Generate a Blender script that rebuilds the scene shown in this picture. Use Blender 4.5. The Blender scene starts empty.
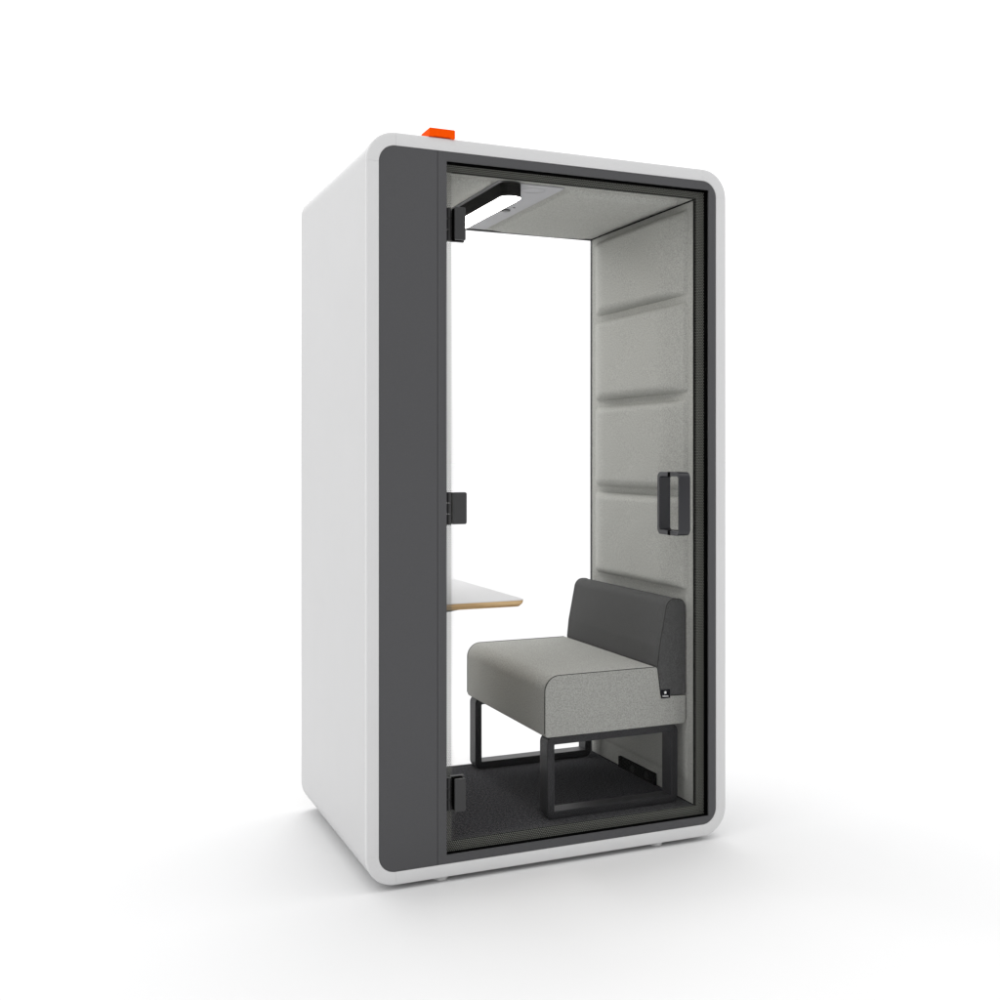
import bpy, bmesh, math, random
from math import sin, cos, pi, sqrt, radians
random.seed(4)
S = bpy.context.scene
C = S.collection

# ------------------------------------------------------------------ camera
cam = bpy.data.cameras.new('camera')
cam.sensor_width = 36.0
cam.lens = 1098.0 / 1000.0 * 36.0
cam.shift_y = -0.043
cam.clip_start = 0.05
cam.clip_end = 600
co = bpy.data.objects.new('camera', cam)
co.location = (-0.88, -3.07, 1.266)
co.rotation_euler = (radians(90), 0, radians(-22.9525))
C.objects.link(co)
S.camera = co

# ------------------------------------------------------------------ world (white studio)
DOME_BASE, DOME_TOP, DOME_FRONT = 1.05, 0.95, 0.66
w = bpy.data.worlds.new('World')
S.world = w
w.use_nodes = True
bg = w.node_tree.nodes['Background']
bg.inputs[0].default_value = (1, 1, 1, 1)
# white studio dome: plain white at eye level, brighter overhead, a little dimmer behind the camera
nt = w.node_tree
tc = nt.nodes.new('ShaderNodeTexCoord')
sx = nt.nodes.new('ShaderNodeSeparateXYZ')
nt.links.new(tc.outputs['Generated'], sx.inputs[0])


def wmath(op, a, b):
    n = nt.nodes.new('ShaderNodeMath')
    n.operation = op
    for i, v in enumerate((a, b)):
        if isinstance(v, (int, float)):
            n.inputs[i].default_value = v
        else:
            nt.links.new(v, n.inputs[i])
    return n.outputs[0]


up = wmath('MULTIPLY', wmath('MAXIMUM', sx.outputs['Z'], 0.0), DOME_TOP)
back = wmath('MULTIPLY', wmath('MAXIMUM', wmath('MULTIPLY', sx.outputs['Y'], -1.0), 0.0), DOME_FRONT)
st = wmath('MULTIPLY', wmath('ADD', up, DOME_BASE), wmath('SUBTRACT', 1.0, back))
nt.links.new(st, bg.inputs[1])
S.view_settings.view_transform = 'Standard'
S.view_settings.look = 'None'
S.view_settings.exposure = 0
S.view_settings.gamma = 1


# studio softbox high behind the booth, shining in through the back window
from mathutils import Vector
l = bpy.data.lights.new('rear_softbox', 'AREA')
l.shape = 'RECTANGLE'
l.size = 0.9
l.size_y = 0.6
l.energy = 14
lo = bpy.data.objects.new('rear_softbox', l)
lo.location = (0.50, 2.3, 2.75)
lo.rotation_euler = (Vector((0.9, 0.3, 1.0)) - lo.location).to_track_quat('-Z', 'Y').to_euler()
C.objects.link(lo)

# ------------------------------------------------------------------ materials
def mat(name, col, rough=0.5, spec=0.5, metal=0.0, noise=None, bump=None, sheen=0.0):
    """noise = (scale, amount): fine colour speckle;  bump = (scale, strength, distance)"""
    m = bpy.data.materials.new(name)
    m.use_nodes = True
    nt = m.node_tree
    b = nt.nodes['Principled BSDF']
    b.inputs['Base Color'].default_value = (*col, 1)
    b.inputs['Roughness'].default_value = rough
    b.inputs['Specular IOR Level'].default_value = spec
    b.inputs['Metallic'].default_value = metal
    if sheen:
        b.inputs['Sheen Weight'].default_value = sheen
        b.inputs['Sheen Roughness'].default_value = 0.5
    tc = nt.nodes.new('ShaderNodeTexCoord')
    if noise:
        n = nt.nodes.new('ShaderNodeTexNoise')
        n.inputs['Scale'].default_value = noise[0]
        n.inputs['Detail'].default_value = 3
        n.inputs['Roughness'].default_value = 0.7
        nt.links.new(tc.outputs['Object'], n.inputs['Vector'])
        r = nt.nodes.new('ShaderNodeValToRGB')
        r.color_ramp.elements[0].position = 0.25
        r.color_ramp.elements[1].position = 0.75
        a = noise[1]
        r.color_ramp.elements[0].color = (*[max(0, c * (1 - a)) for c in col], 1)
        r.color_ramp.elements[1].color = (*[min(1, c * (1 + a)) for c in col], 1)
        nt.links.new(n.outputs['Fac'], r.inputs['Fac'])
        nt.links.new(r.outputs['Color'], b.inputs['Base Color'])
    if bump:
        n2 = nt.nodes.new('ShaderNodeTexNoise')
        n2.inputs['Scale'].default_value = bump[0]
        n2.inputs['Detail'].default_value = 2
        nt.links.new(tc.outputs['Object'], n2.inputs['Vector'])
        bp = nt.nodes.new('ShaderNodeBump')
        bp.inputs['Strength'].default_value = bump[1]
        bp.inputs['Distance'].default_value = bump[2]
        nt.links.new(n2.outputs['Fac'], bp.inputs['Height'])
        nt.links.new(bp.outputs['Normal'], b.inputs['Normal'])
    return m


M = {}
M['floor'] = mat('studio_floor', (0.722, 0.722, 0.724), 0.9, 0.0)
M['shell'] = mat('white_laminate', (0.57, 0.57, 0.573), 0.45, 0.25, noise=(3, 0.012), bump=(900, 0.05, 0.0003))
M['trim'] = mat('lightened_trim_laminate', (0.69, 0.69, 0.693), 0.45, 0.25, noise=(3, 0.012), bump=(900, 0.05, 0.0003))  # same laminate as the shell, colour lightened to offset the dimmer front light
M['panel'] = mat('anthracite_panel', (0.084, 0.084, 0.088), 0.55, 0.2, noise=(700, 0.10), bump=(1200, 0.08, 0.0003))
M['black'] = mat('black_rubber', (0.0025, 0.0025, 0.0025), 0.9, 0.0)
M['fabric'] = mat('grey_felt', (0.39, 0.392, 0.369), 0.95, 0.05, noise=(240, 0.36), bump=(420, 0.35, 0.0012), sheen=0.05)
M['seatfab'] = mat('grey_wool', (0.34, 0.342, 0.322), 0.95, 0.05, noise=(240, 0.36), bump=(420, 0.3, 0.001), sheen=0.05)
M['darkfab'] = mat('charcoal_wool', (0.082, 0.082, 0.082), 0.95, 0.05, noise=(260, 0.42), bump=(420, 0.3, 0.001), sheen=0.03)
M['seam'] = mat('seam_thread', (0.03, 0.03, 0.028), 0.9, 0.0)
M['carpet'] = mat('charcoal_carpet', (0.052, 0.052, 0.056), 1.0, 0.0, noise=(130, 0.8), bump=(200, 0.8, 0.004))
M['leg'] = mat('graphite_metal', (0.021, 0.021, 0.023), 0.40, 0.25)
M['blackmetal'] = mat('black_metal', (0.032, 0.032, 0.033), 0.38, 0.45, noise=(500, 0.08))
M['handle'] = mat('handle_metal', (0.020, 0.020, 0.024), 0.30, 0.4, noise=(500, 0.06))
M['strip'] = mat('ceiling_plate', (0.36, 0.36, 0.375), 0.5, 0.3, noise=(400, 0.03))
M['strip_line'] = mat('ceiling_plate_line', (0.30, 0.30, 0.31), 0.5, 0.3)
M['worktop'] = mat('white_worktop', (0.60, 0.60, 0.61), 0.4, 0.3, noise=(500, 0.015))
M['orange'] = mat('orange_plastic', (1.0, 0.088, 0.0), 0.7, 0.03, noise=(60, 0.03))
M['foot'] = mat('foot_plastic', (0.6, 0.6, 0.6), 0.5, 0.3)
M['tag'] = mat('black_tag', (0.004, 0.004, 0.007), 0.7, 0.1)
M['tagprint'] = mat('tag_print', (0.8, 0.8, 0.8), 0.8, 0.0)
M['dot'] = mat('printed_dot', (0.15, 0.153, 0.138), 0.9, 0.0)
M['socket'] = mat('socket_insert', (0.006, 0.006, 0.006), 0.6, 0.05)


def mat_ply():
    m = bpy.data.materials.new('plywood_edge')
    m.use_nodes = True
    nt = m.node_tree
    b = nt.nodes['Principled BSDF']
    b.inputs['Roughness'].default_value = 0.6
    b.inputs['Specular IOR Level'].default_value = 0.2
    tc = nt.nodes.new('ShaderNodeTexCoord')
    mp = nt.nodes.new('ShaderNodeMapping')
    mp.inputs['Scale'].default_value = (3, 3, 160)
    n = nt.nodes.new('ShaderNodeTexNoise')
    n.inputs['Scale'].default_value = 1.3
    n.inputs['Detail'].default_value = 3
    r = nt.nodes.new('ShaderNodeValToRGB')
    r.color_ramp.elements[0].position = 0.35
    r.color_ramp.elements[0].color = (0.38, 0.22, 0.09, 1)
    r.color_ramp.elements[1].position = 0.6
    r.color_ramp.elements[1].color = (0.66, 0.46, 0.24, 1)
    nt.links.new(tc.outputs['Object'], mp.inputs['Vector'])
    nt.links.new(mp.outputs['Vector'], n.inputs['Vector'])
    nt.links.new(n.outputs['Fac'], r.inputs['Fac'])
    nt.links.new(r.outputs['Color'], b.inputs['Base Color'])
    return m


M['ply'] = mat_ply()


def mat_glass():
    m = bpy.data.materials.new('clear_glass')
    m.use_nodes = True
    nt = m.node_tree
    nt.nodes.clear()
    o = nt.nodes.new('ShaderNodeOutputMaterial')
    t = nt.nodes.new('ShaderNodeBsdfTransparent')
    t.inputs['Color'].default_value = (0.997, 0.997, 0.997, 1)
    g = nt.nodes.new('ShaderNodeBsdfGlossy')
    g.inputs['Roughness'].default_value = 0.02
    mx = nt.nodes.new('ShaderNodeMixShader')
    mx.inputs['Fac'].default_value = 0.003      # anti-reflective coating
    nt.links.new(t.outputs[0], mx.inputs[1])
    nt.links.new(g.outputs[0], mx.inputs[2])
    nt.links.new(mx.outputs[0], o.inputs['Surface'])
    return m


M['glass'] = mat_glass()


def mat_emit(name, col, s):
    m = bpy.data.materials.new(name)
    m.use_nodes = True
    b = m.node_tree.nodes['Principled BSDF']
    b.inputs['Base Color'].default_value = (0.8, 0.8, 0.8, 1)
    b.inputs['Emission Color'].default_value = (*col, 1)
    b.inputs['Emission Strength'].default_value = s
    return m


M['diffuser'] = mat_emit('lamp_diffuser', (1, 0.965, 0.93), 22)


# ------------------------------------------------------------------ mesh helpers
def link(name, bm, m, parent=None, bevel=0, seg=2, smooth=False, ang=35):
    bmesh.ops.recalc_face_normals(bm, faces=bm.faces[:])
    me = bpy.data.meshes.new(name)
    bm.to_mesh(me)
    bm.free()
    for mm in (m if isinstance(m, (list, tuple)) else [m]):
        me.materials.append(mm)
    o = bpy.data.objects.new(name, me)
    C.objects.link(o)
    if parent:
        o.parent = parent
    if smooth or bevel:
        for p in me.polygons:
            p.use_smooth = True
        if not bevel:
            me.set_sharp_from_angle(angle=radians(ang))
    if bevel:
        b = o.modifiers.new('bevel', 'BEVEL')
        b.width = bevel
        b.segments = seg
        b.limit_method = 'ANGLE'
        b.angle_limit = radians(ang)
        b.harden_normals = True
    return o


def box(bm, x0, x1, y0, y1, z0, z1):
    vs = [bm.verts.new(p) for p in ((x0, y0, z0), (x1, y0, z0), (x1, y1, z0), (x0, y1, z0),
                                    (x0, y0, z1), (x1, y0, z1), (x1, y1, z1), (x0, y1, z1))]
    for f in ((0, 1, 2, 3), (4, 5, 6, 7), (0, 1, 5, 4), (1, 2, 6, 5), (2, 3, 7, 6), (3, 0, 4, 7)):
        bm.faces.new([vs[i] for i in f])


def bx(name, m, parent, *dims, bevel=0.0, seg=2):
    bm = bmesh.new()
    box(bm, *dims)
    return link(name, bm, m, parent, bevel=bevel, seg=seg)


def rrect(x0, x1, z0, z1, r, n=12, radii=None):
    """rounded rectangle, counter-clockwise from lower left; radii per corner ll, lr, ur, ul"""
    rr = radii or (r, r, r, r)
    pts = []
    for (cx, cz, sx, sz, a0, q) in ((x0, z0, 1, 1, pi, rr[0]), (x1, z0, -1, 1, 1.5 * pi, rr[1]),
                                    (x1, z1, -1, -1, 0, rr[2]), (x0, z1, 1, -1, .5 * pi, rr[3])):
        ox, oz = cx + sx * q, cz + sz * q
        if q <= 1e-6:
            pts += [(cx, cz)] * 1
            continue
        for i in range(n + 1):
            a = a0 + (pi / 2) * i / n
            pts.append((ox + q * cos(a), oz + q * sin(a)))
    return pts


def fillet(pts, rad, n=7):
    out = []
    N = len(pts)
    for i, (x, z) in enumerate(pts):
        r = rad[i] if isinstance(rad, (list, tuple)) else rad
        if r <= 0:
            out.append((x, z))
            continue
        ax, az = pts[i - 1]
        bx_, bz = pts[(i + 1) % N]
        u = (ax - x, az - z); v = (bx_ - x, bz - z)
        lu = math.hypot(*u); lv = math.hypot(*v)
        u = (u[0] / lu, u[1] / lu); v = (v[0] / lv, v[1] / lv)
        c = max(-1, min(1, u[0] * v[0] + u[1] * v[1]))
        h = math.acos(c) / 2
        t = min(r / math.tan(h), lu * .48, lv * .48)
        r = t * math.tan(h)
        bis = (u[0] + v[0], u[1] + v[1]); lb = math.hypot(*bis)
        D = r / sin(h)
        cx, cz = x + bis[0] / lb * D, z + bis[1] / lb * D
        p0 = (x + u[0] * t, z + u[1] * t); p1 = (x + v[0] * t, z + v[1] * t)
        a0 = math.atan2(p0[1] - cz, p0[0] - cx); a1 = math.atan2(p1[1] - cz, p1[0] - cx)
        d = a1 - a0
        while d > pi: d -= 2 * pi
        while d < -pi: d += 2 * pi
        for k in range(n + 1):
            a = a0 + d * k / n
            out.append((cx + r * cos(a), cz + r * sin(a)))
    return out


def extrude_y(bm, poly, y0, y1):
    a = [bm.verts.new((x, y0, z)) for x, z in poly]
    b = [bm.verts.new((x, y1, z)) for x, z in poly]
    n = len(poly)
    for i in range(n):
        bm.faces.new((a[i], a[(i + 1) % n], b[(i + 1) % n], b[i]))
    bm.faces.new(a)
    bm.faces.new(b[::-1])


def loops_closed(bm, loops):
    """skin a torus of loops (each the same number of 3-D points)"""
    V = [[bm.verts.new(p) for p in L] for L in loops]
    m = len(V); n = len(V[0])
    for j in range(m):
        A = V[j]; B = V[(j + 1) % m]
        for i in range(n):
            bm.faces.new((A[i], A[(i + 1) % n], B[(i + 1) % n], B[i]))


def ring_y(bm, outer, inner, y0, y1):
    loops_closed(bm, [[(x, y0, z) for x, z in outer], [(x, y0, z) for x, z in inner],
                      [(x, y1, z) for x, z in inner], [(x, y1, z) for x, z in outer]])


def tube(bm, pts, r, n=6):
    from mathutils import Vector
    P = [Vector(p) for p in pts]
    prev = None
    for i, p in enumerate(P):
        t = (P[min(i + 1, len(P) - 1)] - P[max(i - 1, 0)]).normalized()
        up = Vector((0, 1, 0)) if abs(t.y) < .9 else Vector((1, 0, 0))
        a = t.cross(up).normalized(); b = t.cross(a)
        ring = [bm.verts.new(p + a * r * cos(2 * pi * k / n) + b * r * sin(2 * pi * k / n)) for k in range(n)]
        if prev:
            for k in range(n):
                bm.faces.new((prev[k], prev[(k + 1) % n], ring[(k + 1) % n], ring[k]))
        else:
            bm.faces.new(ring)
        prev = ring
    bm.faces.new(prev[::-1])


def cyl(bm, c, r, h, axis='z', n=32):
    lo, hi = [], []
    for k in range(n):
        a = 2 * pi * k / n
        u, v = r * cos(a), r * sin(a)
        if axis == 'z':
            lo.append(bm.verts.new((c[0] + u, c[1] + v, c[2]))); hi.append(bm.verts.new((c[0] + u, c[1] + v, c[2] + h)))
        else:
            lo.append(bm.verts.new((c[0] + u, c[1], c[2] + v))); hi.append(bm.verts.new((c[0] + u, c[1] + h, c[2] + v)))
    for k in range(n):
        bm.faces.new((lo[k], lo[(k + 1) % n], hi[(k + 1) % n], hi[k]))
    bm.faces.new(lo[::-1]); bm.faces.new(hi)


def padded(name, m, parent, place, a0, a1, b0, b1, pads, H0=.042, wdt=.095, rc=.018, step=.005, thick=.02, LIP=.22):
    """upholstered sheet: raised pillows on a flat base. place(a, b, h) -> xyz"""
    na = int(round((a1 - a0) / step)); nb = int(round((b1 - b0) / step))

    def hgt(a, b):
        h = 0
        for (p0, p1, q0, q1, *hh) in pads:
            H = hh[0] if hh else H0
            dx = abs(a - (p0 + p1) / 2) - (p1 - p0) / 2
            dz = abs(b - (q0 + q1) / 2) - (q1 - q0) / 2
            ex, ez = max(dx + rc, 0), max(dz + rc, 0)
            sd = math.hypot(ex, ez) + min(max(dx + rc, dz + rc), 0) - rc
            if sd < 0:
                def prof(d, ww):
                    t = min(max(d / ww, 0), 1)
                    return 1 - (1 - t) ** 2.4
                lip = prof(-sd, .009)
                # long chamfers at the two ends, short round shoulders above and below
                t = min(max(-dx / wdt, 0), 1.4)
                ramp = t if t < .7 else .7 + .3 * (1 - ((1.4 - t) / .7) ** 2)
                puff = min(1, ramp) * prof(-dz, .030)
                h = max(h, H * (LIP * lip + (1 - LIP) * puff))
        return h
    # soft wrinkles of the stretched felt
    bm = bmesh.new()
    G = []
    for i in range(na + 1):
        a = a0 + (a1 - a0) * i / na
        row = []
        for j in range(nb + 1):
            b = b0 + (b1 - b0) * j / nb
            h = hgt(a, b)
            if h > 0:
                h += .0007 * sin(23 * a + 1.7 * sin(31 * b)) * min(1, h / H0)
            row.append(bm.verts.new(place(a, b, h)))
        G.append(row)
    for i in range(na):
        for j in range(nb):
            bm.faces.new((G[i][j], G[i + 1][j], G[i + 1][j + 1], G[i][j + 1]))
    rim = [G[i][0] for i in range(na + 1)] + [G[na][j] for j in range(1, nb + 1)] + \
          [G[i][nb] for i in range(na - 1, -1, -1)] + [G[0][j] for j in range(nb - 1, 0, -1)]
    pr = [(a0 + (a1 - a0) * i / na, b0) for i in range(na + 1)] + [(a1, b0 + (b1 - b0) * j / nb) for j in range(1, nb + 1)] + \
         [(a0 + (a1 - a0) * i / na, b1) for i in range(na - 1, -1, -1)] + [(a0, b0 + (b1 - b0) * j / nb) for j in range(nb - 1, 0, -1)]
    back = [bm.verts.new(place(a, b, -thick)) for a, b in pr]
    n = len(rim)
    for i in range(n):
        bm.faces.new((rim[i], rim[(i + 1) % n], back[(i + 1) % n], back[i]))
    bm.faces.new(back)
    return link(name, bm, m, parent, smooth=True, ang=60)


# ------------------------------------------------------------------ setting
bm = bmesh.new()
vs = [bm.verts.new((250 * cos(2 * pi * k / 64), 250 * sin(2 * pi * k / 64), 0)) for k in range(64)]
bm.faces.new(vs)
floor = link('floor', bm, M['floor'])
floor['kind'] = 'structure'

# ------------------------------------------------------------------ booth
W, D, Z0, Z1 = 1.237, 0.841, 0.015, 2.215
R, T = 0.09, 0.039
booth = bpy.data.objects.new('office_booth', None)
C.objects.link(booth)
booth['label'] = 'white soundproof office booth with dark grey front frame, glass door and padded grey interior'
booth['category'] = 'booth'

# outer shell
bm = bmesh.new()
ring_y(bm, rrect(0, W, Z0, Z1, R, 20), rrect(T, W - T, Z0 + T, Z1 - T, R - T, 20), .0125, D)
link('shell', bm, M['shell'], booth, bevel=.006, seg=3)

# front trim in eight pieces with fine joints
prof = [(0, .0122), (0, .006), (.0012, .0025), (.0035, .0006), (.006, 0), (T - .002, 0), (T - .0006, .0006), (T, .002), (T, .0122)]
bm = bmesh.new()
g = .0003


def trim_piece(fn, n):
    prev = None
    for i in range(n + 1):
        ring = [bm.verts.new(fn(i / n, s, y)) for s, y in prof]
        if prev:
            for k in range(len(ring)):
                bm.faces.new((prev[k], prev[(k + 1) % len(ring)], ring[(k + 1) % len(ring)], ring[k]))
        else:
            bm.faces.new(ring)
        prev = ring
    bm.faces.new(prev[::-1])


for (cx, cz, a0) in ((R, Z0 + R, pi), (W - R, Z0 + R, 1.5 * pi), (W - R, Z1 - R, 0), (R, Z1 - R, .5 * pi)):
    trim_piece(lambda t, s, y: (cx + (R - s) * cos(a0 + t * pi / 2), y, cz + (R - s) * sin(a0 + t * pi / 2)), 20)
xa, xb, za, zb = R + g, W - R - g, Z0 + R + g, Z1 - R - g
trim_piece(lambda t, s, y: (xa + (xb - xa) * t, y, Z0 + s), 1)
trim_piece(lambda t, s, y: (xa + (xb - xa) * t, y, Z1 - s), 1)
trim_piece(lambda t, s, y: (s, y, za + (zb - za) * t), 1)
trim_piece(lambda t, s, y: (W - s, y, za + (zb - za) * t), 1)
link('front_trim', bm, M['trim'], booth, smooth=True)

# dark front: solid panel at the left, frame round the door
IX0, IX1, IZ0, IZ1 = T + .0006, W - T - .0006, Z0 + T + .0006, Z1 - T - .0006
OX0, OX1, OZ0, OZ1 = .249, 1.170, .080, 2.148
bm = bmesh.new()
extrude_y(bm, rrect(IX0, .2192, IZ0, IZ1, 0, 14, (R - T, .0001, .0001, R - T)), .002, .030)
link('front_panel', bm, M['panel'], booth, bevel=.0008, seg=2)
bm = bmesh.new()
out = rrect(.2206, IX1, IZ0, IZ1, 0, 14, (.0001, R - T, R - T, .0001))
inn = rrect(OX0, OX1, OZ0, OZ1, 0, 14, (.0001, .0001, .0001, .0001))
ring_y(bm, out, inn, .002, .0085)
link('door_frame', bm, M['panel'], booth, bevel=.0008, seg=2)
# black rubber seal lining the reveal, closed all round
bm = bmesh.new()
box(bm, .2206, OX0, .0092, .068, OZ0 - .02, OZ1 + .02)
box(bm, OX1, IX1 - .002, .0092, .068, OZ0 - .02, OZ1 + .02)
box(bm, OX0, OX1, .0092, .068, OZ1, OZ1 + .024)
box(bm, OX0, OX1, .0092, .068, OZ0 - .02, OZ0)
link('door_seal', bm, M['black'], booth)

# black core behind the upholstery
IX, AX, FZ, CZ, YF, YB = .080, 1.155, .100, 2.130, .070, .800
bm = bmesh.new()
box(bm, IX1 - .014, IX1 - .002, YF + .001, .798, .07, 2.16)
box(bm, IX0 + .002, IX0 + .014, .032, .798, .07, 2.16)
box(bm, IX0 + .015, IX1 - .015, YF + .001, .798, CZ + .024, CZ + .034)
box(bm, IX0 + .015, IX1 - .015, YF + .001, .798, .060, FZ - .024)
box(bm, AX + .001, IX1 - .0145, YF - .001, YF + .004, .082, 2.146)
box(bm, .082, AX + .0005, YF - .0018, YF - .0006, CZ + .0004, 2.1475)
box(bm, .082, AX + .0005, YF - .0062, YF - .0048, .0805, FZ - .0015)
link('inner_core', bm, M['black'], booth)

# upholstered walls
rows = [(.170, .470), (.484, .797), (.817, 1.131), (1.155, 1.459), (1.487, 1.791), (1.818, 2.104)]
padsR = [(.104, .757, a, b) + ((.009,) if a < .8 else ()) for a, b in rows]
wl = padded('wall_padding', M['fabric'], booth, lambda a, b, h: (AX - h, a, b), YF + .0045, YB - .002, FZ + .001, CZ - .004, padsR)
padsL = [(.104, .757, a, b) for a, b in rows]
padded('wall_padding', M['fabric'], booth, lambda a, b, h: (IX + h, a, b), .034, YB - .002, FZ + .001, CZ - .004, padsL)
# padded ceiling with a smooth plate
padded('ceiling_padding', M['fabric'], booth, lambda a, b, h: (a, b, CZ - h), IX + .004, AX - .004, YF, YB - .002,
       [(.100, .440, .100, .752), (.695, 1.122, .100, .752)], H0=.020, wdt=.05, LIP=.5)
bm = bmesh.new()
extrude_y(bm, [(.452, CZ - .0045), (.684, CZ - .0045), (.684, CZ - .0005), (.452, CZ - .0005)], .090, .772)
cp = link('ceiling_plate', bm, M['strip'], booth, bevel=.001)
# faint oval vent outline + motion sensor on the plate
bm = bmesh.new()
n = 40
o1 = [(.600 + .040 * cos(2 * pi * k / n), .150 + .034 * sin(2 * pi * k / n)) for k in range(n)]
o2 = [(.600 + .0385 * cos(2 * pi * k / n), .150 + .0325 * sin(2 * pi * k / n)) for k in range(n)]
loops_closed(bm, [[(x, y, CZ - .0046) for x, y in o1], [(x, y, CZ - .0046) for x, y in o2],
                  [(x, y, CZ - .0052) for x, y in o2], [(x, y, CZ - .0052) for x, y in o1]])
link('vent_outline', bm, M['strip_line'], cp)
bm = bmesh.new()
cyl(bm, (.628, .440, CZ - .0095), .016, .0048, n=24)
sn = link('motion_sensor', bm, M['blackmetal'], cp, bevel=.002)
bm = bmesh.new()
cyl(bm, (.640, .395, CZ - .0065), .004, .002, n=12)
link('indicator_hole', bm, M['blackmetal'], cp)

# carpet
bx('carpet', M['carpet'], booth, IX + .002, AX - .002, YF - .004, YB - .002, .078, FZ, bevel=.002)

# back frame and window
bm = bmesh.new()
ring_y(bm, rrect(IX0, IX1, IZ0, IZ1, R - T, 10), rrect(.083, 1.1535, .1025, 2.1250, .0005, 10), .8005, .8115)
link('back_frame', bm, M['panel'], booth, bevel=.0008)
bx('back_window', M['glass'], booth, .0835, 1.1530, .803, .810, .1030, 2.1246)

# glass door
GX0, GX1, GZ0, GZ1 = .2405, 1.1665, .0835, 2.1445
GY = .026
door = bx('glass_door', M['glass'], booth, GX0, GX1, GY, GY + .008, GZ0, GZ1)
# printed halftone border: real dots, shrinking inwards
bm = bmesh.new()
p = .0060


def dot(x, z):
    d = min(x - GX0, GX1 - x, z - GZ0 + .001, GZ1 - z + .006)
    if d < .001 or d > .052:
        return
    if d < .030:
        r = p * .42
    else:
        r = p * .24 * max(0, 1 - (d - .030) / .022)
    if r < .0004:
        return
    v = [bm.verts.new((x + r * cos(pi / 3 * k + .5), GY - .0004, z + r * sin(pi / 3 * k + .5))) for k in range(6)]
    bm.faces.new(v)


nx = int((GX1 - GX0) / p); nz = int((GZ1 - GZ0) / (p * .866))
for j in range(nz + 1):
    z = GZ0 + j * p * .866
    inner = (GZ0 + .055 < z < GZ1 - .055)
    for i in range(nx + 1):
        x = GX0 + (i + (.5 if j % 2 else 0)) * p
        if inner and GX0 + .055 < x < GX1 - .055:
            continue
        dot(x, z)
link('dot_border', bm, M['dot'], door)


# hinges
def hinge(zc, block):
    bm = bmesh.new()
    h = .049
    # knuckle barrel in three lengths
    for a, b in ((-h, -h / 3 - .0008), (-h / 3 + .0008, h / 3 - .0008), (h / 3 + .0008, h)):
        cyl(bm, (.2625, .020, zc + a), .0072, b - a, n=20)
    hb = link('hinge', bm, M['blackmetal'], door)
    bm = bmesh.new()
    if block:
        extrude_y(bm, rrect(.2715, .3060, zc - h, zc + h, .004, 5), -.0075, .0005)
    else:
        extrude_y(bm, rrect(.2735, .3175, zc - h + .001, zc + h - .001, 0, 5, (.0005, .006, .006, .0005)), .014, .0252)
    box(bm, .274, .317, .0345, .046, zc - h + .002, zc + h - .002)
    c = link('hinge_clamp', bm, M['blackmetal'], hb, bevel=.0016, seg=2)
    if block:
        bx('clamp_shade_side', M['black'], hb, .2735, .3035, .0007, .0250, zc - h + .0012, zc + h - .0012, bevel=.001)  # black layer stands in for the shadowed side of the hinge block
    return hb


hinge(1.963, True)
hinge(1.112, False)
hinge(.2565, True)

# handle: flat strip bent into an upright loop that passes through the glass
bm = bmesh.new()
HX0, HX1 = 1.0345, 1.077


def loop_handle(bm, ya, yb_, za, zb, th, r, openside):
    """half loop (U) in the YZ plane"""
    o = fillet([(ya, za), (yb_, za), (yb_, zb), (ya, zb)], r, 8)
    i_ = fillet([(ya + th, za + th * 2), (yb_ - th * 2, za + th * 2), (yb_ - th * 2, zb - th * 2), (ya + th, zb - th * 2)], .010, 8)
    loops_closed(bm, [[(HX0, y, z) for y, z in o], [(HX1, y, z) for y, z in o],
                      [(HX1, y, z) for y, z in i_], [(HX0, y, z) for y, z in i_]])


loop_handle(bm, -.032, .104, 1.010, 1.217, .0072, .020, 0)
hd = link('handle', bm, M['handle'], door, bevel=.001, seg=2)
for za, zb in ((1.0095, 1.0252), (1.2018, 1.2175)):
    bx('handle_gasket', M['black'], hd, HX0 - .0006, HX1 + .0006, .0225, .0375, za, zb)

# ceiling lamp
LX0, LX1, LY0, LY1 = .462, .531, .072, .600
bm = bmesh.new()
pl = rrect(LX0, LX1, LY0, LY1, .027, 10)
a = [bm.verts.new((x, y, 2.081)) for x, y in pl]
b = [bm.verts.new((x, y, CZ - .005)) for x, y in pl]
for i in range(len(pl)):
    bm.faces.new((a[i], a[(i + 1) % len(pl)], b[(i + 1) % len(pl)], b[i]))
bm.faces.new(a[::-1]); bm.faces.new(b)
lamp = link('ceiling_lamp', bm, M['black'], booth, smooth=True)
lamp.data.materials[0] = mat('lamp_housing', (0.006, 0.0055, 0.005), 0.6, 0.15)
bm = bmesh.new()
pl = rrect(LX0 + .0012, LX1 - .0012, LY0 + .0012, LY1 - .0012, .026, 10)
a = [bm.verts.new((x, y, 2.0785)) for x, y in pl]
b = [bm.verts.new((x, y, 2.0808)) for x, y in pl]
for i in range(len(pl)):
    bm.faces.new((a[i], a[(i + 1) % len(pl)], b[(i + 1) % len(pl)], b[i]))
bm.faces.new(a[::-1]); bm.faces.new(b)
link('lamp_diffuser', bm, M['diffuser'], lamp, smooth=True)

# wall table
TX0, TX1, TY0, TY1, TZ = .100, .540, .066, .790, .8185
TY0 = .074


def plate(bm, x0, x1, y0, y1, r, levels):
    Ls = []
    for (ins, z) in levels:
        pl = rrect(x0, x1 - ins, y0 + ins, y1 - ins, 0, 8, (.0005, max(r - ins, .004), max(r - ins, .004), .0005))
        Ls.append([bm.verts.new((x, y, z)) for x, y in pl])
    n = len(Ls[0])
    for A, B in zip(Ls, Ls[1:]):
        for i in range(n):
            bm.faces.new((A[i], A[(i + 1) % n], B[(i + 1) % n], B[i]))
    bm.faces.new(Ls[0]); bm.faces.new(Ls[-1][::-1])


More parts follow.
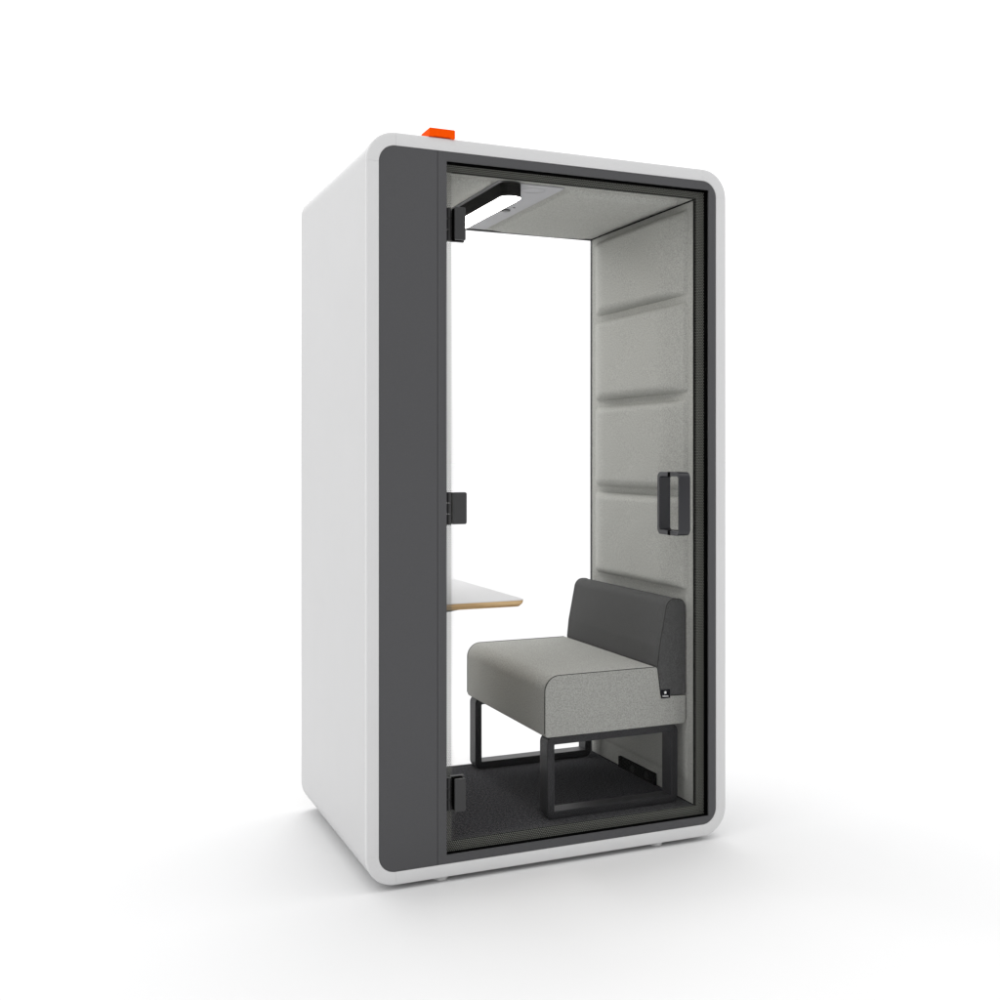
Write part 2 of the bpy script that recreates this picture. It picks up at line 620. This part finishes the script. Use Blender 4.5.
bm = bmesh.new()
plate(bm, TX0, TX1, TY0, TY1, .028, [(.0015, TZ), (.0002, TZ - .001), (0, TZ - .0022)])
table = link('table', bm, M['worktop'], booth, smooth=True, ang=50)
bm = bmesh.new()
plate(bm, TX0, TX1, TY0, TY1, .028, [(0, TZ - .0022), (.0005, TZ - .008), (.002, TZ - .0130), (.013, TZ - .0225), (.02, TZ - .0232)])
link('plywood_edge', bm, M['ply'], table, smooth=True, ang=50)
for y in (.150, .700):
    bm = bmesh.new()
    extrude_y(bm, [(.100, .700), (.112, .700), (.200, .770), (.370, TZ - .0290), (.370, TZ - .0236), (.100, TZ - .0236)], y, y + .006)
    link('table_bracket', bm, M['blackmetal'], table)

# socket strip at the foot of the padded wall
bm = bmesh.new()
box(bm, AX - .012, AX - .0005, .305, .565, .1005, .141)
sk = link('socket_strip', bm, M['black'], booth, bevel=.001)
for yc in (.355, .455):
    bm = bmesh.new()
    cyl(bm, (0, 0, 0), .013, .003, n=24)
    for v in bm.verts:
        x, y, z = v.co
        v.co = (AX - .0125 - z, yc + y, .121 + x)
    link('socket', bm, M['socket'], sk)

# orange clip on the roof edge
bm = bmesh.new()
pl = fillet([(.192, 2.2152), (.205, 2.2152), (.208, 2.2165), (.258, 2.2165), (.261, 2.2125), (.273, 2.2125), (.273, 2.2395), (.192, 2.2395)],
            [.001, .001, .001, .002, .003, .003, .004, .003], 4)
extrude_y(bm, pl, -.0045, -.0008)
pl = fillet([(.192, 2.2154), (.208, 2.2154), (.208, 2.2165), (.258, 2.2165), (.258, 2.2154), (.273, 2.2154), (.273, 2.2395), (.192, 2.2395)],
            [.0005, .0005, .0005, .0005, .0005, .0005, .004, .003], 4)
extrude_y(bm, pl, -.0010, .070)
link('roof_clip', bm, M['orange'], booth, bevel=.0012, seg=2)

# feet
for x, y in ((.240, .038), (.985, .038), (.240, .790), (.985, .790)):
    bm = bmesh.new()
    cyl(bm, (x, y, .0005), .024, .0145, n=32)
    link('foot', bm, M['foot'], booth, bevel=.003)

# ------------------------------------------------------------------ bench
bench = bpy.data.objects.new('bench', None)
bench.location = (.885, .45, .100)
C.objects.link(bench)
bench['label'] = 'upholstered bench with pale grey seat, charcoal backrest and graphite loop legs, inside the booth'
bench['category'] = 'bench'
bench_off = bench.location.copy()


def blink(*a, **k):
    o = link(*a, **k)
    if o.parent is bench:
        o.location = -bench_off
    return o


BY0, BY1 = .105, .792
seat_poly = [(.621, .367), (1.146, .367), (1.146, .461), (1.049, .463), (1.035, .5635), (.621, .5635)]
sp = fillet(seat_poly, [.010, .012, .003, .006, .008, .050], 10)


def cushion(bm, poly, y0, y1, bulge=.004, ny=26, edge=.007):
    """extruded profile whose ends are slightly domed and edges rounded"""
    n = len(poly)
    cx = sum(q[0] for q in poly) / n; cz = sum(q[1] for q in poly) / n
    ys = [(y0, .994)] + [(y0 + edge * t, 1 - .006 * (1 - t) ** 2) for t in (.25, .6, 1)]
    for k in range(1, ny):
        ys.append((y0 + edge + (y1 - y0 - 2 * edge) * k / ny, 1.0))
    ys += [(y1 - edge * t, 1 - .006 * (1 - t) ** 2) for t in (1, .6, .25)] + [(y1, .994)]
    prev = None
    first = None
    for y, s in ys:
        ring = [bm.verts.new((cx + (x - cx) * s, y, cz + (z - cz) * s)) for x, z in poly]
        if prev:
            for i in range(n):
                bm.faces.new((prev[i], prev[(i + 1) % n], ring[(i + 1) % n], ring[i]))
        else:
            first = ring
        prev = ring
    bm.faces.new(first); bm.faces.new(prev[::-1])


bm = bmesh.new()
cushion(bm, sp, BY0, BY1)
seat = blink('seat', bm, M['seatfab'], bench, smooth=True, ang=40)
back_poly = [(1.0515, .4665), (1.146, .4645), (1.1465, .786), (1.079, .790), (1.047, .630), (1.040, .5655)]
bp_ = fillet(back_poly, [.002, .003, .030, .034, .15, .002], 10)
bm = bmesh.new()
cushion(bm, bp_, BY0 + .0015, BY1 - .0015)
back = blink('backrest', bm, M['darkfab'], bench, smooth=True, ang=40)


def seam(poly, lo, hi, y, par):
    """stitched seam following part of a profile"""
    pts = [(x, y, z) for (x, z) in poly[lo:hi]]
    bm = bmesh.new()
    tube(bm, pts, .0015, 6)
    o = link('seam', bm, M['seam'], par)
    return o


# near-end and far-end seams on the seat: up the front corner and along the top
n6 = 11
sidx = [q for q in sp[5 * n6:6 * n6]]
line = [(.6212, .379)] + [(.6212, .42)] + [(.6212, .47)] + sidx[::-1] + [(.80, .5633), (.93, .5633), (1.024, .5633)]
# fillet emits the last corner from the top edge down to the front edge
line = [(.6208, .380), (.6208, .42), (.6208, .47)] + sorted(sidx, key=lambda q: q[1] + q[0]) + [(.80, .5637), (.93, .5637), (1.026, .5637)]
for y in (BY0 + .0025, BY1 - .0025):
    bm = bmesh.new()
    tube(bm, [(x, y, z) for x, z in line], .0015, 6)
    link('seam', bm, M['seam'], seat)
bline = bp_[22:]
for y in (BY0 + .004, BY1 - .004):
    bm = bmesh.new()
    tube(bm, [(x, y, z) for x, z in bline], .0014, 6)
    link('seam', bm, M['seam'], back)

# logo tag on the near corner of the backrest
bm = bmesh.new()
box(bm, 1.0500, 1.0840, BY0 - .0022, BY0 + .0002, .4575, .4860)
tag = blink('label_tag', bm, M['tag'], bench)
tag['label'] = 'small black fabric tag with a white leaf mark and a line of white lettering'
bm = bmesh.new()
fy = BY0 - .0028
star = []
for k in range(5):
    for rr, da in ((.0056, 0), (.0040, pi / 5)):
        a_ = pi / 2 + 2 * pi * k / 5 + da
        star.append((1.0655 + rr * cos(a_), .4765 + rr * sin(a_)))
extrude_y(bm, star, fy, fy + .0007)
link('leaf_mark', bm, M['tagprint'], tag)
# a line of tiny letter-like strokes, too small to read
bm = bmesh.new()
x = 1.0550
for k, (hh, ww) in enumerate([(.0042, .0028), (.0034, .0022), (.0042, .0026), (.0034, .0024), (.0036, .0026), (.0042, .0016), (.0034, .0026)]):
    box(bm, x, x + ww, fy, fy + .0006, .4632 - .0002 * k, .4632 - .0002 * k + hh)
    x += ww + .0009
link('lettering', bm, M['tagprint'], tag)

# loop legs
for y0 in (.113, .738):
    bm = bmesh.new()
    ring_y(bm, rrect(.633, 1.120, .1003, .3665, .024, 8), rrect(.659, 1.0935, .1255, .3400, .002, 8), y0, y0 + .058)
    blink('leg_frame', bm, M['leg'], bench, bevel=.0025, seg=3)
    
# children of bench are given in world coordinates: shift sub-parts' parents only (done in blink)
